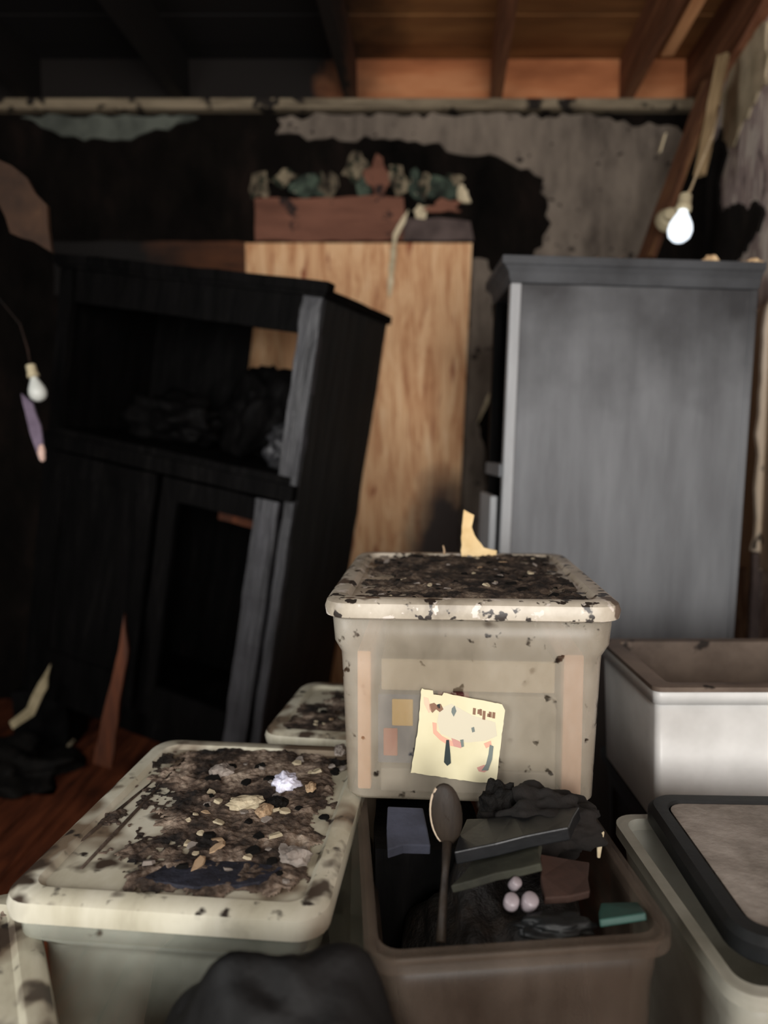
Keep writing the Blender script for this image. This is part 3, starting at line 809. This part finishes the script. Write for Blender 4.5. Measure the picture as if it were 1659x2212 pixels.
# ------------------------------------------------------------------ soot layers on the lids
def soot_layer(name, t, x0, x1, y0, y1, H_, m, amp, seed, mask, label, nx=150, ny=150):
    """an uneven crust of soot over part of a lid, thin at its ragged border"""
    V, F, idx = [], [], {}
    def h(u, v):
        p = Vector((u * 14, v * 14, seed))
        return mask(u, v) + .38 * noise.noise(p) + .26 * noise.noise(p * 2.7) + .2 * noise.noise(p * 7)
    zz = {}
    for j in range(ny + 1):
        for i in range(nx + 1):
            u, v = x0 + (x1 - x0) * i / nx, y0 + (y1 - y0) * j / ny
            k = h(u, v)
            if k > 0:
                e = min(1, k * 3)
                z = H_ + e * (.0015 + amp * (.5 + .5 * noise.noise(Vector((u * 25, v * 25, seed + 3)))) + amp * .5 * abs(noise.noise(Vector((u * 70, v * 70, seed)))))
                idx[(i, j)] = len(V)
                V.append((u, v, z)); zz[(i, j)] = z
    for j in range(ny):
        for i in range(nx):
            q = [(i, j), (i + 1, j), (i + 1, j + 1), (i, j + 1)]
            if all(a in idx for a in q): F.append(tuple(idx[a] for a in q))
    o = link(name, V, F, m)
    s = o.modifiers.new('body', 'SOLIDIFY'); s.thickness = .0012; s.offset = -1
    o.location, o.rotation_euler = t.location, t.rotation_euler
    tag(o, label, 'soot', kind='stuff')
    def top(u, v):
        i, j = round((u - x0) / (x1 - x0) * nx), round((v - y0) / (y1 - y0) * ny)
        return zz.get((i, j), H_)
    return o, top
HC = .995 - ZB - .0075
_, topc = soot_layer('soot_crust', ct, -.2, .2, -.255, .255, HC, SOOT, .010, 1.0,
                     lambda u, v: min(.235 - abs(u - .02) * 1.25 + (v + .3) * .1, (v + .256) * 14, (.262 - v) * 8) * 2.0, 'black brown soot crust over the middle of the upper tote lid')
HL = .628 - .0075
_, topl = soot_layer('soot_crust', lt, -.2, .2, -.245, .245, HL, SOOT_BR, .009, 4.0,
                     lambda u, v: min((u + .12 + .28 * (v + .05)) * 3, (.175 - u) * 9, (v + .245) * 9, (.26 - v) * 7), 'brown and black soot crust over the right part of the large left tote lid')
HB = .622 - .0075
_, topb = soot_layer('soot_crust', bt, -.19, .19, -.15, .15, HB, SOOT_BR, .006, 7.0,
                     lambda u, v: .35 - (v + .1) * 2.2 + u * .2, 'patchy soot on the lid of the tote behind the left one', 60, 60)
HN = .56 - .0075
_, topn = soot_layer('soot_crust', cn, -.18, .18, -.21, .21, HN, SOOT_BR, .005, 9.0,
                     lambda u, v: .25 - abs(u - .02) * 3 + v * 1.2, 'patchy soot on the lid of the bottom left corner tote', 60, 60)

KINDS = {
    'charcoal': ('charcoal_flake', CHARCOAL, 'black charcoal flake', 'charcoal flake'),
    'cream': ('plaster_chip', CHIP_CREAM, 'cream plaster chip', 'plaster chip'),
    'tan': ('wood_splinter', CHIP_TAN, 'tan wood splinter', 'wood splinter'),
    'grey': ('ash_chip', CHIP_GREY, 'grey ash chip', 'ash chip')}
def scatter(t, top, n, rect, sizes, weights, where, seed):
    rnd = random.Random(seed)
    M = frame_of(t)
    for q in range(n):
        kd = rnd.choices(list(KINDS), weights)[0]
        nm, m, lb, cat = KINDS[kd]
        u, v = rnd.uniform(rect[0], rect[1]), rnd.uniform(rect[2], rect[3])
        s = rnd.uniform(*sizes) * (1.25 if kd == 'charcoal' else 1)
        z = top(u, v)
        p = M @ Vector((u, v, z - .0005))
        mid = [(rect[0] + rect[1]) / 2, (rect[2] + rect[3]) / 2]
        w3, d3 = (rect[1] - rect[0]) / 3, (rect[3] - rect[2]) / 3
        side = ['left', 'middle', 'right'][min(2, int((u - rect[0]) / w3))]
        dep = ['front', 'centre', 'back'][min(2, int((v - rect[2]) / d3))]
        big = 'larger' if s > (sizes[0] + sizes[1]) / 2 * 1.15 else 'small'
        spot = {'centremiddle': 'at the middle'}.get(dep + side, 'at the %s %s' % (dep, side))
        piece(kd, nm, m, s, big + ' ' + lb + ' ' + spot + ' ' + where, lb + 's ' + where.replace('of ', 'on ', 1), cat, p, rnd.uniform(0, 6.3), rnd.randint(0, 999), elong=1.9 if kd == 'tan' else 1.2)
scatter(ct, topc, 46, (-.17, .19, -.24, .22), (.004, .011), (5, 3, 1, 4), 'of the upper tote lid', 11)
scatter(lt, topl, 62, (-.06, .18, -.20, .22), (.005, .013), (8, 4, 1, 6), 'of the large left tote lid', 12)
scatter(bt, topb, 16, (-.18, .02, -.14, .12), (.004, .009), (4, 3, 1, 3), 'of the lid behind the left tote', 13)
scatter(cn, topn, 9, (-.05, .17, -.2, .2), (.005, .010), (5, 1, 0, 3), 'of the bottom left corner tote lid', 14)

def on_lid(px, py, z, n=Vector((0, 0, 1))): return hit(px, py, (0, 0, z), n)
# larger distinct pieces on the left lid
p = on_lid(618, 1690, .643)
o = lump('melted_plastic', p, (.022, .020, .016), MELT, .6, 2.2, 5, floor_z=-.008)
tag(o, 'shiny lilac white melted plastic lump on the left tote lid', 'melted plastic')
for (px, py, sx, sy, m, sd, lb) in [(530, 1735, .030, .016, CHIP_CREAM, 3, 'broad cream plaster slab on the left tote lid'), (572, 1752, .013, .019, CHIP_TAN, 4, 'tan upright chunk beside the cream slab on the left lid'),
                                    (672, 1700, .009, .017, CHIP_TAN, 6, 'peach coloured splinter right of the lilac lump'), (598, 1735, .017, .022, CHARCOAL, 7, 'large black coal chunk beneath the lilac lump'),
                                    (480, 1665, .020, .018, CHIP_GREY, 9, 'blue grey ash lump near the back of the left lid'), (640, 1850, .024, .018, CHIP_GREY, 10, 'pale grey ash lump at the right of the left lid'),
                                    (735, 1620, .012, .020, CHIP_GREY, 12, 'grey chunk wedged against the upper tote body')]:
    q = on_lid(px, py, .638)
    o = lump('debris_chunk', q, (sx, sy, min(sx, sy) * .7), m, .5, 1.8, sd, sub=3, floor_z=-min(sx, sy) * .5)
    tag(o, lb, 'debris')
# dark flat char sheet near the front of the left lid, and two laths lying along it
q0 = [on_lid(*p,   .628) for p in [(300, 1905), (380, 1868), (520, 1868), (610, 1880), (560, 1915), (420, 1922)]]
tag(sheet('char_sheet', q0, .006, mat('blue_black_char', [(.3, '#15161c'), (.7, '#2b2c36')], 20, rough=.6, bump=.5), None, .003, .012, 51, (0, 0, 1)), 'blue black sheet of char along the front of the left tote lid', 'char')
DIRT = mat('dark_grime_streak', [(.3, '#1f1813'), (.7, '#4a3d33')], 20, rough=.8, bump=.4)
for i, (a, b, lb) in enumerate([((175, 1880), (400, 1640), 'long dark burnt twig lying along the left tote lid'), ((150, 1840), (330, 1690), 'shorter dark burnt twig near the outer edge of the left tote lid')]):
    A, B = on_lid(*a, .6240), on_lid(*b, .6240)
    stick('burnt_twig', A + Vector((0, 0, .001)), B + Vector((0, 0, .001)), .0032, DIRT, lb, 'twig', .002)
tag(sheet('paper_scrap', [on_lid(*p, .6212) for p in [(215, 1880), (370, 1720), (420, 1720), (400, 1800), (300, 1890)]], .0015, mat('pinkish_paper', [(.3, '#9c8d84'), (.7, '#c9bbb4')], 10, rough=.7, bump=.1), None, .003, .02, 52, (0, 0, 1)),
    'pinkish grey paper scrap between the twigs on the left tote lid', 'paper')
# L-shaped cream board offcut standing on the back of the upper lid
YB = 1.735
o = sheet('board_offcut', [PY(*p, YB) for p in [(1000, 1100), (1022, 1112), (1018, 1140), (1030, 1165), (1045, 1182), (1072, 1188), (1070, 1212), (1030, 1208), (996, 1200), (996, 1150)]], .008, mat('cream_board', [(.3, '#c9a974'), (.7, '#ecd2a2')], 12, rough=.8, bump=.1), None, .0015, .012, 53)
tag(o, 'cream L-shaped board offcut standing at the back of the upper tote lid', 'board offcut')
stick('wood_splinter', PY(960, 1198, 1.70), PY(957, 1178, 1.70), .0022, CHIP_TAN, 'thin reddish splinter sticking up at the back of the upper lid', 'splinter', .001)

# ------------------------------------------------------------------ on top of the grey armoire
zc = GH + .078
Mg = frame_of(ga)
rnd = random.Random(77)
for i, (px, s, kd, lb) in enumerate([(1420, .013, 'grey', 'pale chip under the bulb socket on the grey armoire'), (1445, .014, 'grey', 'second pale chip from the left on the grey armoire top'), (1478, .022, 'grey', 'grey chunk below the bulb on the grey armoire top'),
                                    (1525, .030, 'tan', 'long tan chunk on the grey armoire top, right of the bulb'), (1548, .020, 'tan', 'tan lump beside the long tan chunk on the armoire'), (1582, .018, 'grey', 'small grey chip right of the tan chunk on the armoire top'),
                                    (1614, .026, 'tan', 'yellowish chunk at the right end of the grey armoire top'), (1640, .016, 'grey', 'grey chip at the far right end of the armoire top')]):
    u = (px - 829.5) / F_PX * 2.33 - .42 + .0
    p = Mg @ Vector((u, .05 + .04 * (i % 3), zc))
    mm = {'grey': mat('warm_grey_rubble', [(.3, '#8d7f74'), (.7, '#bcaea0')], 25, rough=.9, bump=.3), 'tan': mat('tan_rubble', [(.3, '#b8946c'), (.7, '#dcc097')], 25, rough=.9, bump=.3)}[kd]
    o = lump('rubble_chunk', p, (s * 1.2, s, s * .8), mm, .5, 1.8, i + 2, sub=3, floor_z=-s * .6)
    tag(o, lb, 'rubble')
_ = soot_layer('soot_heap', ga, -.02, .70, .0, .33, zc - .003, SOOT_BR, .03, 12.0, lambda u, v: .5 - abs(v - .18) * 3 - max(0, .25 - u) * 3, 'dark soot heap along the top of the grey armoire', 70, 30)

# ------------------------------------------------------------------ light bulbs
def bulb(label, p, dirv, s, cord_pts, glow, cm=None):
    t = thing('light_bulb', label, 'light bulb', p)
    t.rotation_euler = Vector(dirv).to_track_quat('Z', 'Y').to_euler()
    g = lathe('globe', [(.012 * s, .0), (.014 * s, .012 * s), (.022 * s, .028 * s), (.031 * s, .048 * s), (.034 * s, .066 * s), (.030 * s, .084 * s), (.019 * s, .096 * s), (.006 * s, .101 * s)], glow, t)
    lathe('socket', [(.013 * s, -.045 * s), (.018 * s, -.042 * s), (.019 * s, -.012 * s), (.022 * s, -.008 * s), (.022 * s, .004 * s), (.013 * s, .006 * s)], SOCKET, t)
    Mi = frame_of(t).inverted()
    tube('cord', [Mi @ Vector(c) for c in cord_pts], .004 * s, cm or CORD, t)
    return t
pb = PY(1476, 452, 2.50)
bulb('white bulb with an emissive daylight reflection, on a cream cord above the grey armoire', pb, (-.22, -.25, -1), 1.15, [pb + Vector((.010, .012, .045)), PY(1492, 410, 2.55), PY(1515, 350, 2.62), PY(1540, 290, 2.75), PY(1552, 230, 2.9)], GLASS_W)
lo = thing('lamp_holder', 'yellowed round lamp holder on the slanting board left of the bulb', 'lamp holder', PY(1442, 478, 2.90), (R(80), 0, R(-10)))
lathe('base', [(.001, 0), (.045, 0), (.048, .01), (.036, .03), (.030, .04), (.001, .041)], SOCKET, lo)
lathe('neck', [(.022, .038), (.024, .06), (.018, .064), (.001, .064)], SOCKET, lo)
pl_ = PY(72, 812, 2.45)
bulb('dim milky bulb hanging beside the left edge of the leaning armoire', pl_, (.25, -.05, -1), .85, [pl_ + Vector((-.008, 0, .035)), PY(60, 755, 2.45), PY(44, 700, 2.45), PY(-40, 600, 2.4), PY(-220, 520, 2.35)], GLASS_O, BROWN_BOARD)
MAUVE = mat('mauve_cloth', [(.3, '#4d4250'), (.7, '#7d7082')], 8, rough=.9, bump=.1)
o = sheet('cloth_strip', [PY(*p, 2.48) for p in [(48, 850), (72, 872), (90, 920), (97, 965), (98, 990), (88, 992), (76, 960), (62, 915)]], .01, MAUVE, None, .003, .03, 61)
tag(o, 'mauve cloth strip hanging under the dim left bulb', 'cloth')
o = lump('melted_tip', PY(90, 978, 2.47), (.012, .01, .028), mat('pink_wax', [(.3, '#c9a596'), (.7, '#e3c4b6')], 8, rough=.6, bump=.1), .3, 1.5, 4, sub=3)
tag(o, 'pink melted tip at the end of the mauve cloth', 'wax')
SHB = mat('hanging_panel_wood', [(.3, '#1c110a'), (.6, '#3b2719'), (.8, '#523b28')], 7, rough=.8, bump=.3)
o = sheet('broken_board', [PY(*p, 2.35) for p in [(-260, 180), (-60, 310), (30, 362), (62, 392), (104, 450), (112, 500), (116, 546), (80, 528), (24, 505), (6, 440), (-20, 390), (-260, 290)]], .02, SHB, None, .006, .04, 62)
tag(o, 'broken brown board jutting in from the left above the armoire', 'board')

# ------------------------------------------------------------------ inside the open tote
ZO = .57
fill = lump('burnt_debris_fill', (.18, 1.12, .40), (.150, .205, .20), mat('black_wet_debris', [(.3, '#060505'), (.5, '#100c0a'), (.75, '#221a14')], 25, rough=.7, bump=.8), .2, 2.4, 2, sub=5, floor_z=-.38)
tag(fill, 'black burnt debris filling the open tote', 'debris', kind='stuff')
o = lump('dark_clothes', (-.225, 1.15, .33), (.150, .175, .22), mat('dark_clothes', [(.3, '#0e0b09'), (.7, '#2b211a')], 8, rough=.9), .2, 2.0, 6, sub=4, floor_z=-.31)
tag(o, 'dark bundle of clothes packed inside the large left tote', 'clothes')
# wooden spoon standing up in the debris
def Q(px, py, Y): return PY(px, py, Y)
SPW = mat('sooty_spoon_wood', [(.3, '#15100d'), (.7, '#31281f')], 8, (3, 3, .6), .6, .2)
SPL = mat('spoon_edge_wood', [(.3, '#9c8a76'), (.7, '#bfae98')], 8, rough=.6, bump=.1)
sp = thing('wooden_spoon', 'brown wooden spoon standing upright in the open tote, bowl up', 'spoon')
Ysp = 1.06
cb = Q(965, 1765, Ysp)
V, F = [], []
n, mrings = 24, 7
for ring in range(mrings + 1):
    k = math.sin(PI / 2 * ring / mrings)
    for i in range(n):
        a = 2 * PI * i / n
        rx, rz = .0215 * k, .046 * k
        V.append(Vector((cb.x + rx * math.cos(a) - .004 * math.sin(a) * k, cb.y + .010 * (1 - math.cos(PI / 2 * ring / mrings)) * 1.0, cb.z + rz * math.sin(a))))
F = [(r_ * n + i, r_ * n + (i + 1) % n, (r_ + 1) * n + (i + 1) % n, (r_ + 1) * n + i) for r_ in range(mrings) for i in range(n)]
o = link('bowl', V, F, SPW, sp, True)
s = o.modifiers.new('wood', 'SOLIDIFY'); s.thickness = .006; s.offset = 0
rim_pts = [Vector((cb.x + .0225 * math.cos(R(a)) - .004 * math.sin(R(a)), cb.y + .008, cb.z + .047 * math.sin(R(a)))) for a in range(120, 250, 10)]
tube('worn_edge', rim_pts, .0028, SPL, sp)['label'] = 'pale worn edge of the bowl'
tube('handle', [cb + Vector((.002, .006, -.042)), Q(962, 1880, Ysp - .02), Q(957, 1950, Ysp - .05), Q(952, 2035, Ysp - .09)], [.008, .0055, .006, .007], SPW, sp)
o = lump('charred_cloth', Q(1180, 1775, 1.13), (.085, .05, .050), mat('black_cloth', [(.3, '#080706'), (.7, '#181310')], 12, rough=.9, bump=.6), .55, 1.9, 14, sub=5)
tag(o, 'charred black cloth bunched in front of the tote with the card', 'cloth')
o = lump('charred_cloth', Q(1075, 1735, 1.14), (.028, .02, .035), CHARCOAL, .55, 1.8, 17, sub=4)
tag(o, 'ragged black tuft rising below the right corner of the card', 'cloth')
def slab(name, pts, Y0, Y1, th, m, label, cat, amp=.002, seed=0):
    P = [Q(px, py, Y0 if k < 2 else Y1) for k, (px, py) in enumerate(pts)]
    o = sheet(name, P, th, m, None, amp, .03, seed, (0, 0, 1))
    bevel(o, .002)
    return tag(o, label, cat)
slab('blue_cloth', [(830, 1850), (925, 1850), (915, 1765), (838, 1765)], 1.09, 1.16, .02, mat('slate_blue_cloth', [(.3, '#1e1f26'), (.7, '#363844')], 8, rough=.9, bump=.3), 'slate blue cloth under the left front corner of the upper tote', 'cloth', .005, 2)
slab('black_case', [(985, 1870), (1230, 1815), (1250, 1770), (1010, 1800)], 1.03, 1.10, .02, mat('shiny_black_case', [(.3, '#090a0a'), (.7, '#151618')], 8, rough=.35, bump=.1), 'flat black case lying aslant right of the spoon', 'case', .002, 3)
slab('green_book', [(985, 1930), (1170, 1880), (1165, 1832), (1030, 1868)], 1.00, 1.06, .012, mat('olive_cover', [(.3, '#1a1a13'), (.7, '#313126')], 12, rough=.8, bump=.2), 'olive green booklet lying aslant in the open tote', 'booklet', .003, 4)
slab('brown_book', [(1170, 1955), (1270, 1945), (1275, 1880), (1165, 1862)], .97, 1.04, .012, mat('rust_cover', [(.3, '#1c110c'), (.7, '#35221a')], 12, rough=.8, bump=.2), 'rust brown booklet lying right of the white caps in the open tote', 'booklet', .003, 5)
CAPM = mat('smudged_white_cap', [(.3, '#5c5354'), (.7, '#a0979c')], 8, rough=.35, bump=.1)
for i, (px, py, s, lb) in enumerate([(1104, 1950, .0105, 'left one of two whitish bottle caps in the open tote'), (1142, 1950, .0115, 'right one of two whitish bottle caps in the open tote'), (1112, 1910, .008, 'smaller whitish cap behind the pair in the open tote')]):
    o = lathe('bottle_cap', [(.001, -.006), (s, -.006), (s * 1.02, 0), (s * .98, s * .9), (s * .8, s * 1.15), (.001, s * 1.15)], CAPM)
    o.location = Q(px, py, .965 + (.03 if i == 2 else 0)); o.rotation_euler = (R(35), 0, R(i * 20))
    tag(o, lb, 'bottle cap')
o = lump('black_bag', Q(1200, 2000, .93), (.050, .022, .014), BLACK_P, .4, 2.0, 22, sub=4)
tag(o, 'black crumpled bag at the front of the open tote', 'bag')
slab('teal_tray', [(1290, 2005), (1400, 1990), (1385, 1965), (1300, 1965)], .915, .97, .01, mat('teal_plastic', [(.3, '#18332d'), (.7, '#244840')], 8, rough=.5, bump=.1), 'teal plastic tray corner inside the open tote rim', 'tray', .001, 6)
slab('paper_scrap', [(1282, 1850), (1296, 1860), (1300, 1795), (1288, 1790)], 1.08, 1.12, .004, PAPER_CREAM, 'yellowish sliver of paper inside the right side of the open tote', 'paper', .002, 8)
# dark box below the front of the upper tote, in the open tote's left rear
o = rough_box('charred_box', (-.015, .16, 1.15, 1.33, .42, .60), BLACK_CHAR, amp=.008, cuts=(6, 6, 6), seed=9)
tag(o, 'black burnt box under the left front of the upper tote', 'box')

# ------------------------------------------------------------------ black bags in the foreground
o = lump('black_bag', (-.120, .78, .405), (.195, .10, .285), mat('black_bin_bag', [(.3, '#050505'), (.7, '#0d0c0c')], 10, rough=.6, bump=.4, bscale=12, spec=.15), .16, 1.9, 31, sub=5, floor_z=-.39, fine=.7)
tag(o, 'black rubbish bag bulging in front of the large left tote', 'bag')

# ------------------------------------------------------------------ floor debris bottom left of the armoire
FZ = .012
def FP(px, py, z=FZ): return hit(px, py, (0, 0, z), Vector((0, 0, 1)))
A = FP(40, 1600)
o = sheet('folded_paper', [PY(*p, 2.78) for p in [(112, 1432), (104, 1480), (78, 1545), (30, 1572), (22, 1556), (60, 1525), (84, 1480)]], .008, mat('khaki_paper', [(.3, '#6a6048'), (.7, '#a3977a')], 9, rough=.8, bump=.2), None, .004, .04, 71)
tag(o, 'khaki torn paper standing up on the debris at the left', 'paper')
for i, (a, b, lb) in enumerate([((75, 1550), (165, 1590), 'thin pale stick on the floor below the torn khaki paper'), ((165, 1585), (140, 1625), 'short pale stick beside the orange wood wedge'), ((10, 1640), (120, 1600), 'dim brown stick lying at the far left of the floor')]):
    stick('broken_stick', FP(*a, .02), FP(*b, .02), .009, [CHIP_CREAM, CHIP_CREAM, BROWN_BOARD][i], lb, 'stick', .006)
o = lump('ash_heap', (-1.50, 2.72, .02), (.30, .22, .10), CHARCOAL, .4, 2.2, 41, sub=5, floor_z=-.012)
tag(o, 'low black ash heap on the floor at the left', 'ash heap', kind='stuff')
